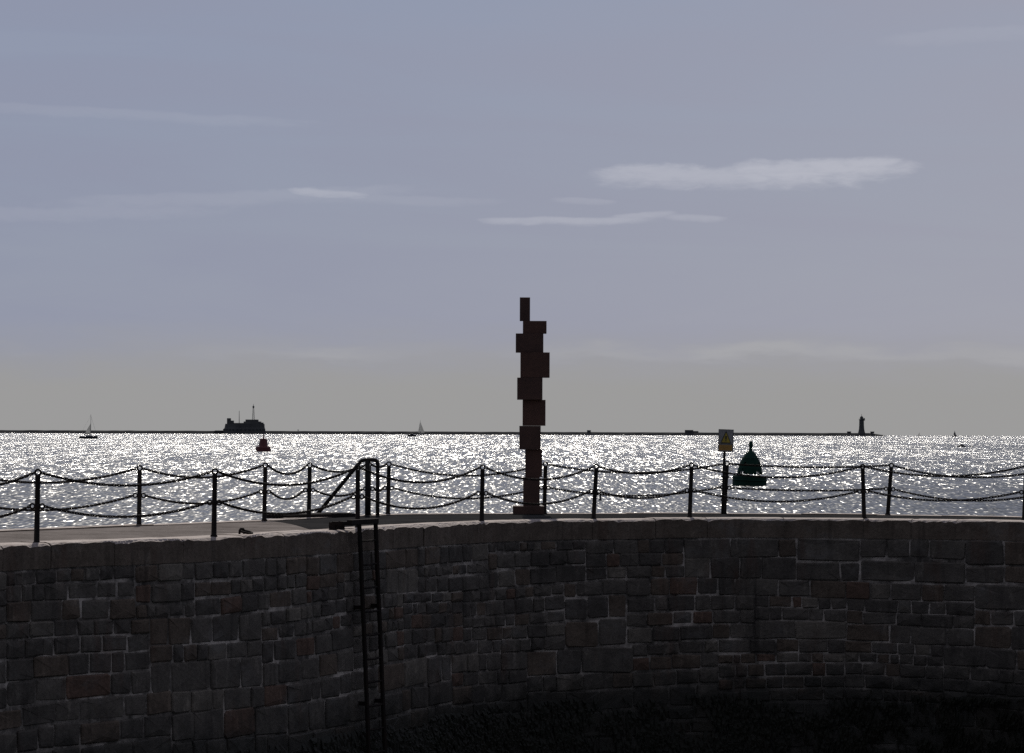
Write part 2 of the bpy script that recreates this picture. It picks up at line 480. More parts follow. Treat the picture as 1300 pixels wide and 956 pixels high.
wall = thing('harbour_wall', 'long curved rubble stone harbour wall with granite coping below the chains', 'wall', (0, 56, 0))
WL = Vector(wall.location)

# solid core with mortar face
def build_core():
    bm = bmesh.new(); K = 140
    rows = []
    for i in range(K + 1):
        u = i / K
        s = u * NEAR.L; f = u * FAR.L
        a, n = NEAR.p(s), NEAR.n(s); b, m = FAR.p(f), FAR.n(f)
        q = []
        for z in (-1.5, 1.0, 2.6, DECK - 0.30):
            q.append(a + n * (BATTER * (DECK - z)) + Vector((0, 0, z)))
        q.append(a - n * 0.02 + Vector((0, 0, DECK - 0.06)))
        q.append(b + m * 0.06 + Vector((0, 0, DECK - 0.06)))
        q.append(b + Vector((0, 0, DECK - 0.4)))
        q.append(b - m * 0.3 + Vector((0, 0, -1.5)))
        rows.append([bm.verts.new(v - WL) for v in q])
    for i in range(K):
        A, B = rows[i], rows[i + 1]
        for k in range(len(A)):
            k2 = (k + 1) % len(A)
            bm.faces.new((A[k], B[k], B[k2], A[k2]))
    bm.faces.new(rows[0]); bm.faces.new(list(reversed(rows[-1])))
    bmesh.ops.recalc_face_normals(bm, faces=bm.faces)
    obj('mortar_core', bm, MAT['mortar'], wall)
build_core()

def stone_geo(w, h, proud, rnd):
    """rough squared stone: x along the wall, -y out of the wall, z up; returns verts, faces"""
    cut = min(w, h) * rnd.uniform(0.03, 0.11)
    hw, hh = w / 2, h / 2
    ol = [(-hw + cut, -hh), (hw - cut, -hh), (hw, -hh + cut), (hw, hh - cut), (hw - cut, hh), (-hw + cut, hh), (-hw, hh - cut), (-hw, -hh + cut)]
    j = min(w, h) * 0.045
    ol = [(x + rnd.uniform(-j, j), z + rnd.uniform(-j, j)) for x, z in ol]
    ins = rnd.uniform(0.012, 0.024)
    v = []
    for x, z in ol: v.append((x, 0.08, z))
    for x, z in ol: v.append((x, -proud + 0.016, z))
    for x, z in ol:
        k = 1 - ins / max(abs(x), abs(z), 0.05)
        v.append((x * (1 - ins / hw), -proud - rnd.uniform(-0.006, 0.008), z * (1 - ins / hh)))
    v.append((rnd.uniform(-.2, .2) * w, -proud - rnd.uniform(0.0, 0.02), rnd.uniform(-.2, .2) * h))
    f = []
    for i in range(8):
        k = (i + 1) % 8
        f.append((i, k, 8 + k, 8 + i)); f.append((8 + i, 8 + k, 16 + k, 16 + i)); f.append((16 + i, 16 + k, 24))
    return v, f

def build_wall_stones():
    rnd = random.Random(21)
    cells = []      # s, z, w, h
    # random rubble brought to courses: bands, each cut into panels with bedding of their own
    z = DECK - 0.335
    while z > 0.1:
        H = rnd.uniform(0.62, 1.05); s = 0.0
        while s < NEAR.L - 0.8:
            W = rnd.uniform(0.9, 3.0); n = max(1, int(round(H / rnd.choice((0.20, 0.24, 0.29, 0.37)))))
            hs = [rnd.uniform(0.7, 1.3) for _ in range(n)]; q = H / sum(hs); zt = z
            for h in hs:
                h *= q; ws = []
                while sum(ws) < W: ws.append(h * rnd.uniform(0.9, 2.5))
                if len(ws) > 1 and sum(ws) - W > 0.5 * ws[-1]: ws.pop()
                k = W / sum(ws); x = s
                for w in ws:
                    cells.append((x + w * k / 2, zt - h / 2, w * k, h)); x += w * k
                zt -= h
            s += W
        z -= H
    items = []
    for (s, zc, w, h) in cells:
        zc += 0.05 * math.sin(s * 0.75 + 1.2 * zc) * min(1, (DECK - 0.5 - zc) / 0.5 if zc > DECK - 1.0 else 1) 
        p = NEAR.p(s) + NEAR.n(s) * (BATTER * (DECK - zc)); p.z = zc
        d = p - EYE
        cx = d.dot(right) / d.dot(fwd) * F + 650; cy = 478 - d.dot(up) / d.dot(fwd) * F
        area = w * h * (F / d.length) ** 2 * abs(NEAR.n(s).dot(d.normalized()))
        vis = -20 < cx < 1320 and cy < 966
        items.append((area if vis else 0, s, p, w, h, rnd.choices((0, 1, 2, 3, 4), (42, 30, 15, 9, 4))[0]))
    items.sort(key=lambda a: -a[0])
    stuff_v, stuff_f, stuff_m = [], [], []
    for i, (area, s, p, w, h, mi) in enumerate(items):
        gap = rnd.uniform(0.012, 0.034)
        v, f = stone_geo(w - gap, h - gap, rnd.uniform(0.010, 0.034), rnd)
        t, n = NEAR.t(s), NEAR.n(s)
        if 0.6 < s < NEAR.L - 0.6:      # bend the stone with the curve of the wall
            hw = w / 2; dn = ((NEAR.p(s + hw) + NEAR.p(s - hw)) / 2 - NEAR.p(s)).dot(n)
            v = [(x, y - dn * (x / hw) ** 2, z) for x, y, z in v]
        tilt = rnd.uniform(-0.02, 0.02)
        rot = Matrix((t, -n, Vector((0, 0, 1)))).transposed() @ Matrix.Rotation(tilt, 3, 'Y')
        if i < 290 and area > 0:
            me = bpy.data.meshes.new('stone'); me.from_pydata(v, [], f)
            o = link('stone', me, STONES[mi], wall)
            mw = rot.to_4x4(); mw.translation = p - WL
            o.matrix_local = mw
        else:
            if area <= 0 and (p.z < -0.3): continue
            b0 = len(stuff_v)
            for q in v: stuff_v.append(tuple(rot @ Vector(q) + p - WL))
            for q in f:
                stuff_f.append(tuple(b0 + a for a in q)); stuff_m.append(mi)
    me = bpy.data.meshes.new('small_stones'); me.from_pydata(stuff_v, [], stuff_f)
    for mm in STONES: me.materials.append(mm)
    me.polygons.foreach_set('material_index', stuff_m)
    o = link('small_stones', me, STONES, wall); o['kind'] = 'stuff'
build_wall_stones()

def coping_row(path, depth, sign, seed, lo, hi, name='coping_stone'):
    """dressed blocks along an edge; sign=+1: outer face looks to the camera"""
    rnd = random.Random(seed); s = 0.3
    while s < path.L - 1.6:
        L = rnd.uniform(lo, hi); H = 0.325
        c = path.p(s + L / 2); t = path.t(s + L / 2); n = path.n(s + L / 2) * sign
        K = 12; bm = bmesh.new(); rows = []
        dz = rnd.uniform(-0.006, 0.012); bite = 0.0
        for i in range(K + 1):
            x = (i / K - 0.5) * (L - 0.012)
            bite = max(0, 0.6 * bite + rnd.uniform(-0.012, 0.014)) if rnd.random() < 0.8 else rnd.uniform(0.01, 0.035)
            e = 0.010 + bite * 0.7 + (0.012 if i in (0, K) else 0)
            j = rnd.uniform(-0.008, 0.008)
            pr = [(0.03 + j, -H), (0.035 + j, -e * 1.6), (0.012 - e * 0.6, -e * 0.35), (-0.05 - e * 1.2, 0.004 + rnd.uniform(-0.003, 0.003)),
                  (-depth * 0.55, rnd.uniform(0, 0.006)), (-depth, 0.0), (-depth, -H)]
            dn = (path.p(s + L / 2 + x * sign) - c).dot(n)
            rows.append([bm.verts.new((x, -a - dn, b + dz)) for a, b in pr])
        for i in range(K):
            A, B = rows[i], rows[i + 1]
            for k in range(len(A)):
                k2 = (k + 1) % len(A); bm.faces.new((A[k], B[k], B[k2], A[k2])).material_index = 1 if k in (1, 2, 3, 4) else 0  # top and worn edge take the sunlit-coloured copy, the rest the darker one
        bm.faces.new(rows[0]); bm.faces.new(list(reversed(rows[-1])))
        bmesh.ops.recalc_face_normals(bm, faces=bm.faces)
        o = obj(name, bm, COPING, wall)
        # keep local x along the edge and -y outwards
        rot = Matrix((t * sign, -n, Vector((0, 0, 1)))).transposed().to_4x4()
        c.z = DECK; rot.translation = c - WL
        o.matrix_local = rot
        s += L
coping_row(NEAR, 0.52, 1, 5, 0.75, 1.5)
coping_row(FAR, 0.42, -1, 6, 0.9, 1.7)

# deck surfaces between the copings
def deck_sheet(name, mat, ua0, ua1, ub0, ub1, zoff):
    bm = bmesh.new(); K, T = 160, 8
    rnd = random.Random(3)
    rows = []
    for i in range(K + 1):
        row = []
        for j in range(T + 1):
            v = j / T
            ua = ua0 + (ub0 - ua0) * v; ub = ua1 + (ub1 - ua1) * v
            u = ua + (ub - ua) * i / K
            a = NEAR.p(u * NEAR.L) - NEAR.n(u * NEAR.L) * 0.47
            b = FAR.p(u * FAR.L) + FAR.n(u * FAR.L) * 0.37
            q = a.lerp(b, v); q.z = DECK + zoff + 0.022 * math.sin(PI * v)
            row.append(bm.verts.new(q))
        rows.append(row)
    for i in range(K):
        for j in range(T):
            bm.faces.new((rows[i][j], rows[i + 1][j], rows[i + 1][j + 1], rows[i][j + 1]))
    o = obj(name, bm, mat, smooth=True); tag(o, kind='structure')
uN = NEAR.s_at_px(435) / NEAR.L; uF = FAR.s_at_px(318) / FAR.L
deck_sheet('stone_paving', MAT['paving'], 0.0, uN, 0.0, uF, -0.012)
deck_sheet('tarmac_path', MAT['tarmac'], uN, 1.0, uF, 1.0, -0.012)


# ------------------------------------------------------------------ chain posts
def deck_point(px, py):
    return on_z(px, py, DECK)
POST_H = 0.90
def post_parts():
    ms = {}
    X, Y, Z = Vector((1, 0, 0)), Vector((0, 1, 0)), Vector((0, 0, 1))
    bm = bmesh.new(); lathe(bm, [(0.050, 0), (0.050, 0.012), (0.037, 0.03), (0.034, 0.40), (0.034, 0.80), (0.037, 0.815), (0.030, 0.835), (0.012, 0.848)], 14)
    ms['shaft'] = bm
    bm = bmesh.new(); tube(bm, ring_pts(Z * 0.870, 0.036, X, Z, 16), 0.0145, 6, True); ms['top_eye'] = bm
    bm = bmesh.new(); lathe(bm, [(0.036, 0.43), (0.044, 0.438), (0.044, 0.474), (0.036, 0.482)], 14); ms['collar'] = bm
    for sgn in (-1, 1):
        bm = bmesh.new(); tube(bm, ring_pts(Z * 0.456 + X * sgn * 0.063, 0.030, X, Z, 14), 0.0125, 6, True)
        ms['side_eye' if sgn < 0 else 'side_eye_b'] = bm
    out = {}
    for k, bm in ms.items():
        me = bpy.data.meshes.new(k); bm.normal_update(); bm.to_mesh(me); bm.free()
        me.materials.append(MAT['iron']); me.polygons.foreach_set('use_smooth', [True] * len(me.polygons))
        out[k] = me
    return out
PM = post_parts()
def chain_post(px_top, px, py, label, sc=1.0, rz=0.0):
    p = deck_point(px, py)
    lean = (px_top - px) / F * p.length / POST_H
    o = thing('chain_post', label, 'post', (p.x, p.y, DECK - 0.004), (random.uniform(-0.012, 0.012), lean, 0), 'iron posts carrying the chains')
    o.scale = (1, 1, sc)
    for k, me in PM.items():
        link('side_eye' if k.startswith('side') else k, me, MAT['iron'], o)
    return o
ORD = ['leftmost', 'second', 'third', 'fourth', 'fifth', 'sixth', 'seventh', 'eighth', 'ninth']
NEAR_POSTS = [(-135, -135, 698, 1.0), (47.5, 46.5, 689.5, 1.04), (272.5, 271.5, 681, 1.02), (454, 454, 670.5, 1.03), (612.5, 611.5, 662.2, 1.0), (757, 753.5, 658.8, 1.0),
              (878, 875.5, 657.6, 1.02), (1095, 1097, 657.8, 1.0), (1303, 1300, 661, 1.03)]
FAR_POSTS = [(-62, -62, 676.6, 1.0), (177, 176.5, 667, 1.0), (336.5, 335.5, 661, 1.02), (393, 392, 657, 1.0), (468.5, 468, 654.2, 1.0), (493.5, 492.5, 652.8, 1.0), (692.5, 691, 652, 1.0),
             (923, 919.5, 652, 1.02), (1131.5, 1127, 653.6, 1.0), (1345, 1343, 658, 1.0)]
nearP, farP = [], []
N_LAB = ['black chain post past the left end of the near row', 'leftmost black chain post standing on the near coping edge', 'second black chain post from the left on the near coping edge',
         'black chain post on the near edge right beside the ladder top', 'black chain post on near edge just left of the rusty block sculpture',
         'leaning black chain post on near edge just right of the rusty block sculpture', 'black chain post on near edge just left of the warning sign',
         'black chain post on near edge right of the green buoy', 'black chain post cut by the right border of the picture']
F_LAB = ['black chain post past the left end of the far row', 'leftmost black chain post on the far seaward edge', 'black far-edge chain post below the red buoy',
         'black far-edge chain post left of the sloping handrail', 'black far-edge chain post hidden behind the handrail uprights', 'black far-edge chain post just right of the handrail',
         'black far-edge chain post close behind the rusty block sculpture', 'black far-edge chain post clamped to the warning sign pole',
         'black far-edge chain post leaning right, right of the green buoy', 'black far-edge chain post past the right end of the row']
for (pt, px, py, sc), lab in zip(NEAR_POSTS, N_LAB): nearP.append(chain_post(pt, px, py, lab, sc))
for (pt, px, py, sc), lab in zip(FAR_POSTS, F_LAB): farP.append(chain_post(pt, px, py, lab, sc))
bpy.context.view_layer.update()

# one link in the x-z plane, long axis x
def link_verts():
    pts = []
    L, W, r = 0.035, 0.0140, 0.0085
    for k in range(10):
        a = 2 * PI * k / 10
        pts.append(Vector(((L - W) * (1 if math.cos(a) > 0 else -1) * (1 if abs(math.cos(a)) > 0.3 else 0) + W * math.cos(a), 0, W * math.sin(a))))
    bm = bmesh.new(); tube(bm, pts, r, 5, True)
    v = [x.co.copy() for x in bm.verts]; bm.verts.index_update(); f = [[x.index for x in q.verts] for q in bm.faces]; bm.free()
    return v, f
LV, LF = link_verts()
def chain(a, b, sag, label):
    d = b - a; Ld = d.length; PITCHL = 0.053
    K = max(4, int(round(Ld * (1 + 2.7 * (sag / Ld) ** 2) / PITCHL)))
    mid = (a + b) / 2
    vs, fs = [], []
    for i in range(K):
        u = (i + 0.5) / K
        p = a.lerp(b, u); p.z -= 4 * sag * u * (1 - u)
        tan = d.copy(); tan.z += -4 * sag * (1 - 2 * u); tan.normalize()
        s, w = frame_for(tan)
        ang = (0.6 if i % 2 else 0.6 + PI / 2) + random.uniform(-0.25, 0.25)
        y = s * math.cos(ang) + w * math.sin(ang); z = tan.cross(y)
        n0 = len(vs)
        for q in LV: vs.append(tuple(p + tan * q.x + y * q.y + z * q.z - mid))
        for f in LF: fs.append([n0 + k for k in f])
    me = bpy.data.meshes.new('chain'); me.from_pydata(vs, [], fs)
    o = link('chain', me, MAT['chain'], None, mid, True)
    tag(o, label, 'chain', 'chains slung between the posts')
def eye(o, key, sgn):
    loc = Vector((sgn * 0.045, 0, 0.868)) if key == 'up' else Vector((sgn * 0.092, 0, 0.456))
    return o.matrix_world @ loc
N_SPAN = ['running off the left border to the leftmost near post', 'between the leftmost and second near posts', 'from the second near post to the ladder', 'from the ladder post to the sculpture on the near edge',
          'passing in front of the rusty block sculpture', 'between the two near posts left of the warning sign', 'on the near edge passing before the green buoy', 'at the right border on the near edge']
F_SPAN = ['running off the left border to the leftmost far post', 'between the leftmost far post and the red buoy post', 'of the short far span left of the handrail slope', 'behind the sloping handrail on the far edge',
          'of the tiny span behind the handrail uprights', 'from the handrail to behind the rusty block sculpture', 'from the sculpture to the warning sign on the far edge',
          'nearly taut behind the green buoy on far edge', 'at the right border on the far edge']
N_SAG = [0.17, 0.175, 0.215, 0.225, 0.205, 0.125, 0.19, 0.16]
F_SAG = [0.19, 0.165, 0.14, 0.115, 0.045, 0.20, 0.155, 0.045, 0.19]
for posts, sags, spans, w in ((nearP, N_SAG, N_SPAN, 'near'), (farP, F_SAG, F_SPAN, 'far')):
    for i, sg in enumerate(sags):
        for key in ('up', 'low'):
            A = eye(posts[i], key, 1); B = eye(posts[i + 1], key, -1)
            chain(A, B, sg * (1.0 if key == 'up' else 0.93), ('upper' if key == 'up' else 'lower') + ' chain ' + spans[i])


# ------------------------------------------------------------------ rusty steel sculpture: plain stack of blocks
def build_stack():
    base = deck_point(671, 653.2); D = base.y
    k = D / F
    t = thing('steel_sculpture', 'tall sculpture of stacked rusty steel blocks on a rusty base slab', 'sculpture', (base.x, base.y, DECK + 0.012))
    def blk(name, x0, x1, y0, y1, dep, off, m, bev):
        bm = bmesh.new()
        box(bm, (x0 - 671) * k, (x1 - 671) * k, off - dep / 2, off + dep / 2, (652.6 - y1) * k, (652.6 - y0) * k, bev)
        return obj(name, bm, m, t)
    blk('base_slab', 651, 690.5, 642.5, 652.6, 0.62, 0, MAT['rust2'], 0.006)
    rows = [(664, 685, 606, 642.5, .34), (666.5, 688, 571, 606, .30), (659, 686, 541, 571, .42), (663, 692, 508, 541, .36), (656, 688, 480, 508, .46),
            (660, 697, 448, 480, .40), (654, 689, 424, 448, .44), (663, 693, 408, 424, .30), (659, 672, 378, 408, .20)]
    for i, (x0, x1, y0, y1, dep) in enumerate(rows):
        blk('steel_block', x0, x1, y0, y1 - 0.15, dep, random.uniform(-0.05, 0.05), MAT['rust'] if i % 2 else MAT['rust2'], 0.005)
build_stack()


# ------------------------------------------------------------------ handrail, hatch plate, sign
def build_handrail():
    b = deck_point(472, 656); D = b.y; k = D / F
    t = thing('stair_handrail', 'black tubular handrail with sloping bar at the stair head', 'handrail', (b.x, b.y, DECK - 0.005))
    def P(x, y, dy=0): return Vector(((x - 472) * k, dy, (656 - y) * k))
    bm = bmesh.new()
    tube(bm, [P(479.3, 656), P(479.3, 640), P(479.3, 589), P(478.6, 585.5), P(476.5, 584), P(474, 583.6), P(464, 583.6), P(459, 584.5), P(455.5, 588), P(440, 607), P(401, 655)], 0.034, 10)
    obj('rail', bm, MAT['steel_dark'], t, smooth=True)
    bm = bmesh.new(); tube(bm, [P(466.3, 656), P(466.3, 620), P(466.3, 584)], 0.042, 12); obj('upright', bm, MAT['steel_dark'], t, smooth=True)
    for x in (466.3, 479.3):
        bm = bmesh.new(); q = P(x, 656); lathe(bm, [(0.075, 0.0), (0.075, 0.014), (0.05, 0.03)], 14, q.x, 0); obj('foot_flange', bm, MAT['steel_dark'], t)
build_handrail()

def build_hatch():
    a = deck_point(366, 658.2); b = deck_point(452, 655.6)
    d = (b - a); L = d.length; ang = math.atan2(d.y, d.x)
    t = thing('hatch_plate', 'low black steel hatch plate lying at the foot of the handrail', 'hatch', (a.x, a.y, DECK - 0.008), (0, 0, ang))
    bm = bmesh.new(); box(bm, 0, L, 0, 0.55, 0, 0.062, 0.006); obj('frame', bm, MAT['ladder'], t)
    for i in range(3):
        bm = bmesh.new(); w = (L - 0.1) / 3; box(bm, 0.05 + i * w, 0.05 + (i + 1) * w - 0.012, 0.04, 0.51, 0.060, 0.072, 0.002); obj('plate', bm, MAT['ladder'], t)
build_hatch()

def build_sign():
    b = deck_point(917, 652.4); D = b.y; k = D / F
    lean = (919.5 - 917) / 75
    t = thing('warning_sign', 'white and orange warning sign with yellow triangle on a thin pole', 'sign', (b.x, b.y, DECK - 0.004), (0, lean, 0.12))
    H = (652.4 - 573) * k
    bm = bmesh.new(); tube(bm, [Vector((0, 0, 0)), Vector((0, 0, H * 0.5)), Vector((0, 0, H + 0.34))], 0.024, 10); obj('pole', bm, MAT['steel_dark'], t, smooth=True)
    x0, x1 = -0.125, 0.145; z0, z1 = H, H + 28.2 * k
    y = -0.034
    bm = bmesh.new(); box(bm, x0, x1, y, y + 0.006, z0, z1, 0.0015); pan = obj('panel', bm, MAT['sign_white'], t)
    zs = z0 + (z1 - z0) * 0.34
    def flat(name, pts, yy, m):
        bm = bmesh.new(); prism(bm, pts, yy - 0.0015, yy); return obj(name, bm, m, pan)
    e = 0.008
    # black frame strips
    for (a, c, d, f) in ((x0, x1, z0, z0 + e), (x0, x1, z1 - e, z1), (x0, x0 + e, z0 + e, z1 - e), (x1 - e, x1, z0 + e, z1 - e), (x0 + e, x1 - e, zs - 0.004, zs + 0.004)):
        flat('border', [(a, d), (c, d), (c, f), (a, f)], y - 0.0008, MAT['black'])
    flat('text_strip', [(x0 + 0.018, z0 + 0.02), (x1 - 0.018, z0 + 0.02), (x1 - 0.018, zs - 0.015), (x0 + 0.018, zs - 0.015)], y - 0.0008, MAT['sign_orange'])
    cx = (x0 + x1) / 2; tz = zs + 0.012; tt = z1 - 0.022; hw = 0.098
    def tri(s): 
        cz = tz + (tt - tz) / 3
        return [(cx - hw * s, cz + (tz - cz) * s), (cx + hw * s, cz + (tz - cz) * s), (cx, cz + (tt - cz) * s)]
    flat('triangle_border', tri(1.0), y - 0.0008, MAT['black'])
    flat('yellow_triangle', tri(0.78), y - 0.0030, MAT['sign_yellow'])
    cz = tz + (tt - tz) * 0.12
    flat('exclamation_mark', [(cx - 0.010, cz + 0.038), (cx + 0.010, cz + 0.038), (cx + 0.016, cz + 0.102), (cx - 0.016, cz + 0.102)], y - 0.0052, MAT['black'])
    flat('exclamation_dot', [(cx - 0.011, cz + 0.010), (cx + 0.011, cz + 0.010), (cx + 0.011, cz + 0.027), (cx - 0.011, cz + 0.027)], y - 0.0052, MAT['black'])
    for zz in ((652.4 - 634.5) * k, (652.4 - 605) * k):
        bm = bmesh.new(); box(bm, -0.035, 0.095, -0.032, 0.04, zz - 0.016, zz + 0.016, 0.004); obj('clamp', bm, MAT['steel_dark'], t)
build_sign()

# ------------------------------------------------------------------ ladder on the wall
def build_ladder():
    s = NEAR.s_at_px(455); c = NEAR.p(s); tt, n = NEAR.t(s), NEAR.n(s)
    t = thing('wall_ladder', 'rusty black iron ladder fixed down the face of the harbour wall', 'ladder', (c.x, c.y, 0.0), (0, 0, math.atan2(tt.y, tt.x)))
    k = c.y / F / max(0.3, tt.x)          # metres along the wall for one pixel
    W = 9.3 * k
    top = DECK + 0.10
    def fx(z): return (DECK - z) * 0.045       # the ladder hangs slightly askew
    out = 0.16
    for sg in (-1, 1):
        bm = bmesh.new(); pts = []
        for i in range(9):
            z = top + (0.35 - top) * i / 8
            pts.append(Vector((sg * W + fx(z) + random.uniform(-.006, .006), -out - BATTER * (DECK - z), z)))
        tube(bm, pts, 0.036, 6); obj('stile', bm, MAT['ladder'], t)
    z = DECK - 0.16
    while z > 0.4:
        bm = bmesh.new(); y = -out - BATTER * (DECK - z)
        tube(bm, [Vector((-W + fx(z), y, z)), Vector((fx(z), y - random.uniform(0, .01), z + random.uniform(-.012, .004))), Vector((W + fx(z), y, z))], 0.017, 6)
        obj('rung', bm, MAT['ladder'], t); z -= 0.345
    bm = bmesh.new(); box(bm, -W - 11 * k, W + 0.045, -out - 0.03, -out + 0.05, top - 0.02, top + 0.055, 0.008); obj('top_bar', bm, MAT['ladder'], t)
    for x in (-W - 9.5 * k, -W - 1 * k):
        bm = bmesh.new(); box(bm, x - 0.035, x + 0.035, -out - 0.02, 0.14, top - 0.03, top + 0.03, 0.006); 
        box(bm, x - 0.04, x + 0.04, 0.08, 0.18, DECK - 0.01, top + 0.02, 0.006); obj('bracket', bm, MAT['ladder'], t)
    for z in (3.4, 2.0):
        for sg in (-1, 1):
            bm = bmesh.new(); x = sg * W + fx(z); box(bm, x - 0.015, x + 0.015, -out - BATTER * (DECK - z), 0.02 - BATTER * (DECK - z), z - 0.03, z + 0.03, 0.003); obj('wall_tie', bm, MAT['ladder'], t)
build_ladder()

def build_mooring():
    p = deck_point(307, 678.6)
    s = NEAR.s_at_px(307); tt = NEAR.t(s)
    t = thing('mooring_ring', 'small dark mooring ring lying on the coping near the left', 'mooring ring', (p.x, p.y, DECK + 0.006), (0, 0, math.atan2(tt.y, tt.x)))
    X, Y, Z = Vector((1, 0, 0)), Vector((0, 1, 0)), Vector((0, 0, 1))
    bm = bmesh.new(); tube(bm, [Vector((-.06, 0, -.01)), Vector((-.055, 0, .05)), Vector((-.03, 0, .075)), Vector((.03, 0, .075)), Vector((.055, 0, .05)), Vector((.06, 0, -.01))], 0.016, 8); obj('staple', bm, MAT['ladder'], t, smooth=True)
    bm = bmesh.new(); tube(bm, ring_pts(Vector((0.02, -0.06, 0.03)), 0.085, X, (Y * 0.95 + Z * 0.22).normalized(), 18), 0.016, 8, True); obj('ring', bm, MAT['ladder'], t, smooth=True)
build_mooring()

# seaweed hanging from the lower wall
def build_weed():
    rnd = random.Random(9); vs, fs = [], []
    clumps = [(rnd.uniform(0.5, NEAR.L - 0.5), rnd.uniform(0.2, 1.5) + 0.2 * rnd.random() ** 3, rnd.uniform(0.08, 0.3)) for _ in range(420)]
    for i in range(12000):
        cs, cz, cr = clumps[i % 420]
        s = min(NEAR.L - 0.3, max(0.3, cs + rnd.gauss(0, cr))); z = min(1.62, max(0.1, cz + rnd.gauss(0, cr * 0.5)))
        p = NEAR.p(s) + NEAR.n(s) * (BATTER * (DECK - z) + 0.03); t, n = NEAR.t(s), NEAR.n(s)
        L = rnd.uniform(0.06, 0.22); w = rnd.uniform(0.012, 0.035); b = len(vs); a = rnd.uniform(-0.3, 0.3)
        for i in range(3):
            u = i / 2; o = p + n * (0.05 * math.sin(u * 2.2) * rnd.uniform(0.6, 1.3)) + t * (a * u * L) + Vector((0, 0, z - u * L))
            ww = w * (1 - 0.6 * u)
            vs.append(tuple(o - t * ww)); vs.append(tuple(o + t * ww + n * 0.012))
        fs += [(b, b + 1, b + 3, b + 2), (b + 2, b + 3, b + 5, b + 4)]
    me = bpy.data.meshes.new('seaweed'); me.from_pydata(vs, [], fs)
    tag(link('seaweed', me, MAT['weed']), 'dark wet seaweed hanging on the lowest stones of the wall', 'seaweed', kind='stuff')
build_weed()


# ------------------------------------------------------------------ buoys
def build_green_buoy():
    D = 372; w = at_sea(951.5, D); k = D / F
    t = thing('green_buoy', 'large green dome topped navigation buoy behind the chains', 'buoy', w, (0.02, 0.03, 0.3))
    bm = bmesh.new(); lathe(bm, [(21.0 * k, -0.9), (21.6 * k, -0.2), (21.6 * k, 11.5 * k), (20.8 * k, 12.6 * k), (6 * k, 13.0 * k)], 32)
    fl = obj('float', bm, MAT['green'], t)
    bm = bmesh.new(); tube(bm, ring_pts(Vector((0, 0, 7 * k)), 21.9 * k, Vector((1, 0, 0)), Vector((0, 1, 0)), 32), 0.07, 6, True); obj('fender_band', bm, MAT['green'], fl)
    prof = [(16.0, 14.5), (15.6, 18), (15.0, 22), (14.0, 26), (12.6, 30), (10.6, 34.0), (7.8, 38.5), (5.2, 42), (3.6, 43.5)]
    bm = bmesh.new()
    hole = lambda i, q: (i in (3,) and q % 8 in (3,)) or (i == 0 and q % 8 in (1, 2, 3))
    lathe(bm, [(r * k, z * k) for r, z in prof], 32, skip=hole, caps=False)
    top = obj('superstructure', bm, MAT['green'], t)
    md = top.modifiers.new('thickness', 'SOLIDIFY'); md.thickness = 0.05
    bm = bmesh.new(); tube(bm, ring_pts(Vector((0, 0, 35 * k)), 13.0 * k, Vector((1, 0, 0)), Vector((0, 1, 0)), 28), 0.035, 6, True)
    for a in range(8):
        c, s = math.cos(a * PI / 4), math.sin(a * PI / 4); tube(bm, [Vector((9.5 * k * c, 9.5 * k * s, 35 * k)), Vector((13 * k * c, 13 * k * s, 35 * k))], 0.03, 5)
    obj('guard_ring', bm, MAT['green'], t)
    for a in range(4):
        bm = bmesh.new()
        c, s = math.cos(a * PI / 2 + .5), math.sin(a * PI / 2 + .5)
        tube(bm, [Vector((16.5 * k * c, 16.5 * k * s, 12.5 * k)), Vector((15.4 * k * c, 15.4 * k * s, 22 * k))], 0.07, 6)
        obj('leg', bm, MAT['green'], t)
    bm = bmesh.new(); lathe(bm, [(3.6 * k, 43 * k), (2.2 * k, 44.5 * k), (2.0 * k, 49 * k), (2.7 * k, 50 * k), (2.5 * k, 54 * k), (1.4 * k, 56 * k), (0.4 * k, 57 * k), (0.25 * k, 60 * k)], 14); obj('lantern', bm, MAT['green'], t, smooth=False)
build_green_buoy()

def build_red_buoy():
    D = 905; w = at_sea(334.3, D); k = D / F
    t = thing('red_buoy', 'red can shaped navigation buoy floating out on the glittering sea', 'buoy', w, (0, 0.02, 0.4))
    bm = bmesh.new(); lathe(bm, [(9.2 * k, -0.8), (9.7 * k, -0.1), (9.7 * k, 5.2 * k), (9.0 * k, 6.6 * k), (6.5 * k, 6.9 * k)], 28); obj('float', bm, MAT['red'], t)
    bm = bmesh.new(); lathe(bm, [(6.1 * k, 6.7 * k), (5.6 * k, 9 * k), (4.6 * k, 15.8 * k), (4.7 * k, 16.3 * k), (0.9 * k, 16.6 * k)], 24); obj('can_body', bm, MAT['red'], t)
    bm = bmesh.new(); lathe(bm, [(0.9 * k, 16.3 * k), (0.7 * k, 18.5 * k), (1.0 * k, 19 * k), (0.9 * k, 21 * k), (0.3 * k, 22 * k), (0.2 * k, 24.5 * k)], 10); obj('lantern', bm, MAT['red'], t)
    for a in range(4):
        bm = bmesh.new()
        c, s = math.cos(a * PI / 2 + .3), math.sin(a * PI / 2 + .3); tube(bm, [Vector((8.6 * k * c, 8.6 * k * s, 6.2 * k)), Vector((8.6 * k * c, 8.6 * k * s, 7.6 * k)), Vector((8.0 * k * c, 8.0 * k * s, 7.9 * k))], 0.06, 5)
        obj('lifting_eye', bm, MAT['red'], t)
build_red_buoy()

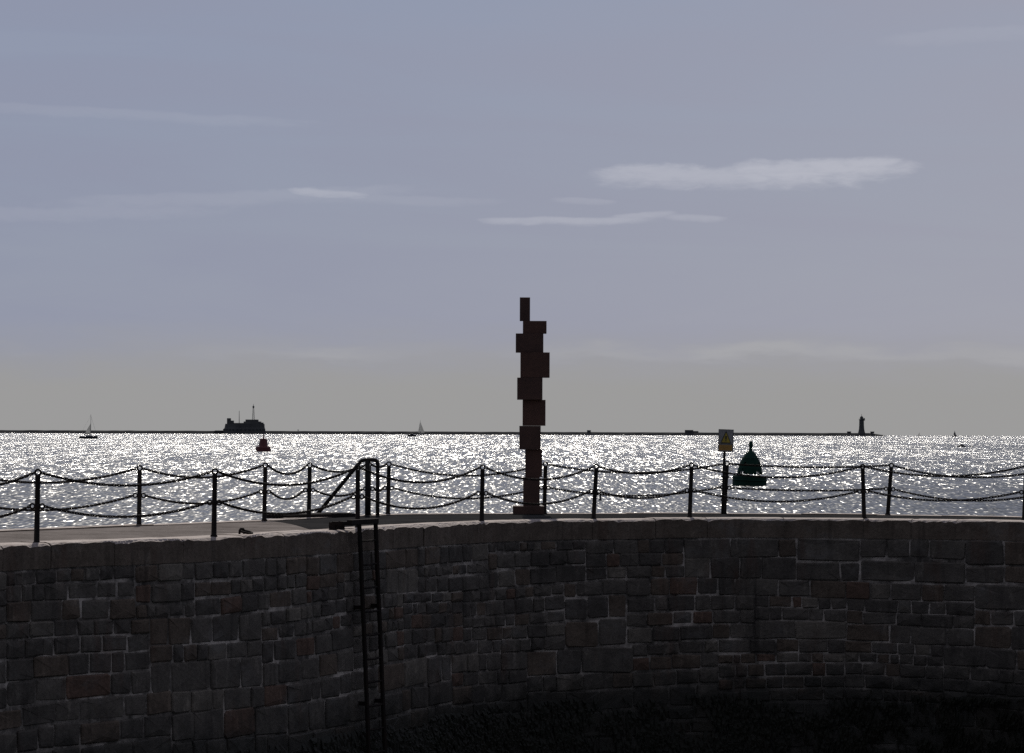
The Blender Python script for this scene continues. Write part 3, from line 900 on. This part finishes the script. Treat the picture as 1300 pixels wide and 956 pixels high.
def build_marker():
    D = 290; w = at_sea(762.3, D)
    t = thing('marker_float', 'tiny dark cone shaped marker float beside the leaning near post', 'marker', w, (0.05, 0.06, 0))
    bm = bmesh.new(); lathe(bm, [(0.12, -0.1), (0.14, 0.02), (0.13, 0.10), (0.06, 0.2)], 14); obj('float', bm, MAT['hull'], t)
    bm = bmesh.new(); lathe(bm, [(0.05, 0.18), (0.10, 0.2), (0.035, 0.52), (0.01, 0.56)], 12); obj('cone', bm, MAT['hull'], t)
    w = at_sea(1212, 5000); k = 1.3 * 5000 / F
    t = thing('far_buoy', 'tiny dark conical buoy on the horizon right of the lighthouse', 'buoy', w)
    bm = bmesh.new(); lathe(bm, [(2.3 * k, -1), (2.3 * k, 1.2 * k), (1.4 * k, 1.5 * k)], 14); obj('float', bm, MAT['hull'], t)
    bm = bmesh.new(); lathe(bm, [(1.4 * k, 1.4 * k), (0.6 * k, 4 * k), (0.25 * k, 4.4 * k), (0.2 * k, 5.6 * k)], 10); obj('tower', bm, MAT['hull'], t)
    # rocks awash
    for (x, D, L, H, lab) in ((1221, 1330, 3.9, 1.1, 'low dark rock awash in the sea at the right'), (1233.5, 1330, 1.7, 0.6, 'smaller dark rock awash beside the low rock at the right')):
        rnd = random.Random(int(x)); w = at_sea(x, D); bm = bmesh.new()
        prof = 14; rings = []
        for i in range(5):
            r = (1, 0.86, 0.6, 0.3, 0.06)[i]; z = (-0.5, 0.25, 0.62, 0.88, 1.0)[i] * H
            rings.append([bm.verts.new((L / 2 * r * math.cos(2 * PI * q / prof) * rnd.uniform(.85, 1.1), 0.8 * r * math.sin(2 * PI * q / prof) * rnd.uniform(.8, 1.1), z * rnd.uniform(.85, 1.1))) for q in range(prof)])
        for i in range(4):
            for q in range(prof): bm.faces.new((rings[i][q], rings[i][(q + 1) % prof], rings[i + 1][(q + 1) % prof], rings[i + 1][q]))
        bm.faces.new(rings[-1]); o = obj('sea_rock', bm, MAT['hull'], None, w); tag(o, lab, 'rock', 'rocks awash')
build_marker()


# ------------------------------------------------------------------ boats
def hull_mesh(bm, L, B, H, draft=0.4):
    st = [(-0.5, .72, .92), (-0.35, .92, .88), (-0.1, 1.0, .86), (0.15, .93, .90), (0.35, .62, 1.0), (0.46, .25, 1.1), (0.5, .03, 1.16)]
    rows = []
    for x, b, h in st:
        rows.append([bm.verts.new((x * L - (0.03 * L if (z < 0 and x > 0.3) else 0), y * b * B / 2, z)) for y, z in ((-1, h * H), (-.9, .35 * H), (-.5, -draft), (.5, -draft), (.9, .35 * H), (1, h * H))])
    for a, c in zip(rows, rows[1:]):
        for k in range(5): bm.faces.new((a[k], c[k], c[k + 1], a[k + 1]))
        bm.faces.new((a[5], c[5], c[0], a[0]))
    bm.faces.new(rows[0]); bm.faces.new(rows[-1])
    bmesh.ops.recalc_face_normals(bm, faces=bm.faces)

def sail(t, name, pts, belly, m):
    """triangular sail in x-z with belly in y: tack, clew, head"""
    a, b, c = [Vector((p[0], 0, p[1])) for p in pts]
    bm = bmesh.new(); N = 7; rows = []
    for i in range(N + 1):
        v = i / N; row = []
        for j in range(N - i + 1):
            u = j / N
            p = a * (1 - u - v) + b * u + c * v
            p.y = belly * 8 * u * (1 - u - v) * (1 - 0.4 * v)
            row.append(bm.verts.new(p))
        rows.append(row)
    for i in range(N):
        for j in range(N - i):
            bm.faces.new((rows[i][j], rows[i][j + 1], rows[i + 1][j]))
            if j < N - i - 1: bm.faces.new((rows[i][j + 1], rows[i + 1][j + 1], rows[i + 1][j]))
    o = obj(name, bm, m, t, smooth=True)
    md = o.modifiers.new('thickness', 'SOLIDIFY'); md.thickness = 0.03
    return o

def build_yacht(px, D, waterpx, label, L, mastH, mast_x, main, jib, rz, forestay=True):
    w = at_sea(px, D); k = D / F
    t = thing('sailing_boat', label, 'sailboat', w, (0, 0, rz))
    bm = bmesh.new(); hull_mesh(bm, L, L * 0.3, L * 0.145); obj('hull', bm, MAT['hull'], t)
    bm = bmesh.new(); box(bm, -0.16 * L, 0.2 * L, -0.09 * L, 0.09 * L, 0.10 * L, 0.185 * L, 0.02 * L); obj('cabin', bm, MAT['deck_white'], t)
    bm = bmesh.new(); tube(bm, [Vector((mast_x, 0, 0.08 * L)), Vector((mast_x, 0, mastH * .5)), Vector((mast_x, 0, mastH))], [0.14, 0.13, 0.08], 8); obj('mast', bm, MAT['alu'], t)
    bm = bmesh.new(); tube(bm, [Vector((mast_x, 0, 0.2 * L)), Vector((main[1][0] - 0.2, 0.05, main[1][1] - 0.1))], 0.1, 6); obj('boom', bm, MAT['alu'], t)
    if forestay:
        bm = bmesh.new(); tube(bm, [Vector((mast_x, 0, mastH * .93)), Vector((0.47 * L, 0, 0.13 * L))], 0.045, 5); obj('forestay', bm, MAT['alu'], t)
    bm = bmesh.new(); tube(bm, [Vector((mast_x, 0, mastH * .97)), Vector((-0.49 * L, 0, 0.11 * L))], 0.025, 5); obj('backstay', bm, MAT['alu'], t)
    sail(t, 'mainsail', main, 0.25, MAT['sail'])
    if jib: sail(t, 'jib', jib, 0.35, MAT['sail'])
    bm = bmesh.new()
    tube(bm, [Vector((-0.49 * L, -0.1 * L, 0.1 * L)), Vector((-0.5 * L, -0.1 * L, 0.19 * L)), Vector((-0.5 * L, 0.1 * L, 0.19 * L)), Vector((-0.49 * L, 0.1 * L, 0.1 * L))], 0.05, 6)
    obj('stern_rail', bm, MAT['alu'], t)
build_yacht(112.5, 2060, 557, 'dark hulled sailing yacht with half lowered sail, left of the island fort', 11.0, 14.6, 1.3, [(1.2, 2.6), (-2.6, 2.5), (1.2, 9.2)], None, 0.05)
build_yacht(534.5, 4900, 551, 'sailing boat under full white sail before the breakwater', 11.0, 21.5, -0.8, [(-1.0, 2.4), (-4.4, 2.4), (-1.0, 20.5)], [(-0.3, 2.0), (5.6, 2.0), (-0.5, 17.5)], 0.05, False)

def build_motorboat():
    w = at_sea(523, 3250)
    t = thing('motor_boat', 'small dark motor boat left of the far sailing boat', 'motorboat', w, (0, 0, PI))
    bm = bmesh.new(); hull_mesh(bm, 8.2, 2.6, 1.7); obj('hull', bm, MAT['hull'], t)
    bm = bmesh.new(); box(bm, -1.3, 1.2, -0.8, 0.8, 1.3, 2.6, 0.15); obj('wheelhouse', bm, MAT['hull'], t)
    bm = bmesh.new(); box(bm, -1.5, 1.4, -0.9, 0.9, 2.6, 2.75, 0.05); obj('roof', bm, MAT['hull'], t)
    bm = bmesh.new(); tube(bm, [Vector((-0.3, 0, 2.7)), Vector((-0.35, 0, 4.6))], 0.07, 6); obj('mast', bm, MAT['alu'], t)
    w = at_sea(1167, 6200); 
    t = thing('distant_sail', 'tiny pale sail on the horizon right of the lighthouse', 'sailboat', w)
    bm = bmesh.new(); hull_mesh(bm, 6, 2, 0.9); obj('hull', bm, MAT['deck_white'], t)
    sail(t, 'mainsail', [(0.4, 0.9), (-2.4, 0.9), (0.4, 6.4)], 0.2, MAT['sail'])
    bm = bmesh.new(); tube(bm, [Vector((0.45, 0, 0.5)), Vector((0.45, 0, 6.8))], 0.08, 6); obj('mast', bm, MAT['alu'], t)
build_motorboat()


# ------------------------------------------------------------------ breakwater, fort and lighthouse
BW_Y = 5450.0
kB = BW_Y / F
def bw_x(px): return at_y(px, 548, BW_Y).x
def base_z(x, y): return sea_z(x, y)
def build_breakwater():
    rnd = random.Random(4)
    bm = bmesh.new(); x0, x1 = bw_x(-330), bw_x(1122.5); K = 150; rows = []
    for i in range(K + 1):
        x = x0 + (x1 - x0) * i / K; z = base_z(x, BW_Y)
        f = min(1.0, 0.28 + (x1 - x) / (22 * kB))
        h = 4.7 * f + rnd.uniform(-0.18, 0.18)
        rows.append([bm.verts.new((x, BW_Y + dy, z + zz)) for dy, zz in ((-14, -2), (-9 + rnd.uniform(-.6, .6), h * .45), (-5.5, h), (6, h + 0.05), (16, -2))])
    for a, b in zip(rows, rows[1:]):
        for k in range(4): bm.faces.new((a[k], b[k], b[k + 1], a[k + 1]))
        bm.faces.new((a[4], b[4], b[0], a[0]))
    bm.faces.new(rows[0]); bm.faces.new(rows[-1]); bmesh.ops.recalc_face_normals(bm, faces=bm.faces)
    o = obj('breakwater', bm, MAT['far_rubble']); tag(o, 'long low dark stone breakwater stretching along the horizon', 'breakwater')
    def hut(px0, px1, hpx, lab, name='breakwater_hut', cat='hut', low=None):
        xa, xb = bw_x(px0), bw_x(px1); xm = (xa + xb) / 2; z = base_z(xm, BW_Y) + 4.5
        t = thing(name, lab, cat, (xm, BW_Y, z)); w = (xb - xa) / 2; h = hpx * kB
        bm = bmesh.new(); box(bm, -w, w, -3.2, 3.2, -0.3, h, 0.15); obj('wall', bm, MAT['far_stone'], t)
        bm = bmesh.new(); box(bm, -w - .3, w + .3, -3.6, 3.6, h, h + 0.4, 0.1); obj('roof', bm, MAT['far_stone'], t)
        bm = bmesh.new(); box(bm, -0.7, 0.7, -3.32, -3.1, 0, min(2.1, h * .8)); obj('door', bm, MAT['hull'], t)
        if low:
            bm = bmesh.new(); box(bm, w + 0.02, w + low[0] * kB, -2.8, 2.8, -0.3, low[1] * kB, 0.12); obj('annexe', bm, MAT['far_stone'], t)
    hut(745.3, 750, 2.3, 'small square hut on the breakwater right of the sculpture')
    hut(869.5, 880, 3.0, 'long low building on the breakwater left of the sign', 'breakwater_building', 'building', (6.6, 2.0))
    hut(1075.5, 1080.2, 1.9, 'tiny hut on the breakwater just left of the lighthouse')
    hut(1105.2, 1109.6, 1.9, 'tiny hut on the breakwater just right of the lighthouse')
    # little beacon pole
    xm = bw_x(378.5); t = thing('beacon_post', 'tiny beacon post on the breakwater right of the fort', 'beacon', (xm, BW_Y, base_z(xm, BW_Y) + 4.4))
    bm = bmesh.new(); tube(bm, [Vector((0, 0, -.3)), Vector((0, 0, 2.2))], 0.3, 8); obj('pole', bm, MAT['far_stone'], t)
    bm = bmesh.new(); box(bm, -1.1, 1.1, -.5, .5, 1.4, 2.6, 0.1); obj('topmark', bm, MAT['far_stone'], t)
build_breakwater()

def build_lighthouse():
    xm = bw_x(1093.8); z = base_z(xm, BW_Y); k = kB
    t = thing('lighthouse', 'dark tapering lighthouse near the right end of the breakwater', 'lighthouse', (xm, BW_Y, z))
    bm = bmesh.new(); lathe(bm, [(6.2 * k, -2), (5.6 * k, 1.2 * k), (4.7 * k, 3.6 * k), (3.9 * k, 6.2 * k), (3.4 * k, 9 * k), (3.1 * k, 13 * k), (2.95 * k, 19.8 * k)], 28); tw = obj('tower', bm, MAT['far_stone'], t, smooth=False)
    bm = bmesh.new(); lathe(bm, [(2.9 * k, 19.8 * k), (3.5 * k, 20.4 * k), (3.5 * k, 20.9 * k), (2.2 * k, 21.0 * k)], 24); obj('gallery', bm, MAT['far_stone'], t)
    bm = bmesh.new()
    for a in range(16):
        c, s = math.cos(a * PI / 8), math.sin(a * PI / 8); tube(bm, [Vector((3.35 * k * c, 3.35 * k * s, 20.8 * k)), Vector((3.35 * k * c, 3.35 * k * s, 21.9 * k))], 0.09, 4)
    tube(bm, ring_pts(Vector((0, 0, 21.9 * k)), 3.35 * k, Vector((1, 0, 0)), Vector((0, 1, 0)), 24), 0.1, 4, True); obj('railing', bm, MAT['far_stone'], t)
    bm = bmesh.new(); lathe(bm, [(2.05 * k, 20.9 * k), (2.05 * k, 23.2 * k)], 16); obj('lantern_room', bm, MAT['glass'], t)
    bm = bmesh.new(); lathe(bm, [(2.2 * k, 23.1 * k), (2.0 * k, 23.9 * k), (1.3 * k, 24.8 * k), (0.4 * k, 25.3 * k), (0.25 * k, 25.6 * k), (0.18 * k, 28 * k)], 16); obj('dome', bm, MAT['far_stone'], t)
    bm = bmesh.new(); lathe(bm, [(0.9 * k, 19.6 * k), (1.1 * k, 20.2 * k), (1.0 * k, 22.3 * k), (0.4 * k, 22.9 * k)], 12, 3.1 * k, -0.6 * k); obj('fog_bell', bm, MAT['far_stone'], t)
    for zz in (6.5, 11, 15.5):
        bm = bmesh.new(); r = 3.6 if zz < 8 else 3.25 if zz < 12 else 3.1; box(bm, -0.5, 0.5, -r * k - 0.15, -r * k + 0.5, zz * k, zz * k + 1.5); f = obj('window', bm, MAT['glass'], t)
build_lighthouse()

def build_fort():
    Y = 5200.0; k = Y / F; xm = at_y(310, 548, Y).x; z = base_z(xm, Y)
    t = thing('island_fort', 'dark round island sea fort with a tower, pole and lattice mast', 'fort', (xm, Y, z))
    def ell(bm, rows, n=44, cx=0, ry=0.75):
        rings = [[bm.verts.new((cx + dx + r * math.cos(2 * PI * q / n), r * ry * math.sin(2 * PI * q / n), zz)) for q in range(n)] for r, zz, dx in rows]
        for a, b in zip(rings, rings[1:]):
            for q in range(n): bm.faces.new((a[q], a[(q + 1) % n], b[(q + 1) % n], b[q]))
        bm.faces.new(list(reversed(rings[0]))); bm.faces.new(rings[-1])
    def X(px): return (px - 310) * k
    bm = bmesh.new(); ell(bm, [(27.2 * k, -2, 0), (27.0 * k, 2.5 * k, 0.2 * k), (26.5 * k, 6 * k, 0.3 * k), (25.4 * k, 8.5 * k, 0.6 * k), (24.9 * k, 12.9 * k, 0.9 * k)]); w = obj('wall', bm, MAT['far_stone'], t)
    for q in range(14):      # gun ports
        a = -PI * (0.08 + 0.84 * q / 13); r = 26.6 * k
        bm = bmesh.new(); cx, cy = r * math.cos(a) + 0.3 * k, r * .75 * math.sin(a); box(bm, cx - 1.1, cx + 1.1, cy - 0.9, cy + 0.9, 4.6 * k, 6.4 * k); obj('gun_port', bm, MAT['hull'], t)
    bm = bmesh.new(); ell(bm, [(11.6 * k, 12.6 * k, 0), (11.2 * k, 15.9 * k, 0)], 32, X(320.5)); obj('upper_storey', bm, MAT['far_stone'], t)
    bm = bmesh.new(); box(bm, X(312), X(327.8), -7, 7, 15.8 * k, 18.4 * k, 0.4); obj('roof_block', bm, MAT['far_stone'], t)
    bm = bmesh.new(); box(bm, X(328), X(334.3), -6, 6, 12.7 * k, 14.6 * k, 0.3); obj('side_block', bm, MAT['far_stone'], t)
    bm = bmesh.new(); box(bm, X(288.3), X(293), -4, 4, 12.4 * k, 20.0 * k, 0.3); box(bm, X(292.8), X(296.8), -3.5, 3.5, 12.4 * k, 17.0 * k, 0.3); obj('tower', bm, MAT['far_stone'], t)
    bm = bmesh.new(); box(bm, X(297), X(311), -5, 5, 12.4 * k, 14.0 * k, 0.3); obj('parapet', bm, MAT['far_stone'], t)
    bm = bmesh.new(); box(bm, X(273), X(285), -6, 6, -1, 4.4 * k, 0.5); box(bm, X(271.5), X(276), -5, 5, -1, 3.6 * k, 0.4); obj('landing_stage', bm, MAT['far_rubble'], t)
    bm = bmesh.new(); tube(bm, [Vector((X(303.6), 0, 13 * k)), Vector((X(303.6), 0, 29.5 * k))], [0.55, 0.3], 8); obj('pole', bm, MAT['hull'], t)
    bm = bmesh.new(); b0, b1 = 1.35 * k, 0.55 * k; cx = X(321.6); za, zb = 18.2 * k, 33.5 * k
    for sx, sy in ((-1, -1), (1, -1), (1, 1), (-1, 1)): tube(bm, [Vector((cx + sx * b0, sy * b0, za)), Vector((cx + sx * b1, sy * b1, zb))], 0.22, 5)
    N = 6
    for i in range(N):
        u, v = i / N, (i + 1) / N; ra, rb = b0 + (b1 - b0) * u, b0 + (b1 - b0) * v; z0, z1 = za + (zb - za) * u, za + (zb - za) * v
        cs = [(-1, -1), (1, -1), (1, 1), (-1, 1)]
        for q in range(4):
            a, c = cs[q], cs[(q + 1) % 4]
            tube(bm, [Vector((cx + a[0] * ra, a[1] * ra, z0)), Vector((cx + c[0] * rb, c[1] * rb, z1))], 0.12, 4)
            tube(bm, [Vector((cx + a[0] * rb, a[1] * rb, z1)), Vector((cx + c[0] * rb, c[1] * rb, z1))], 0.12, 4)
    lm = obj('lattice_mast', bm, MAT['hull'], t)
    bm = bmesh.new(); lathe(bm, [(0.6 * k, 33 * k), (1.2 * k, 33.6 * k), (1.2 * k, 35.4 * k), (0.3 * k, 36 * k), (0.12 * k, 38.4 * k)], 10, cx, 0); obj('radar_head', bm, MAT['hull'], lm)
build_fort()
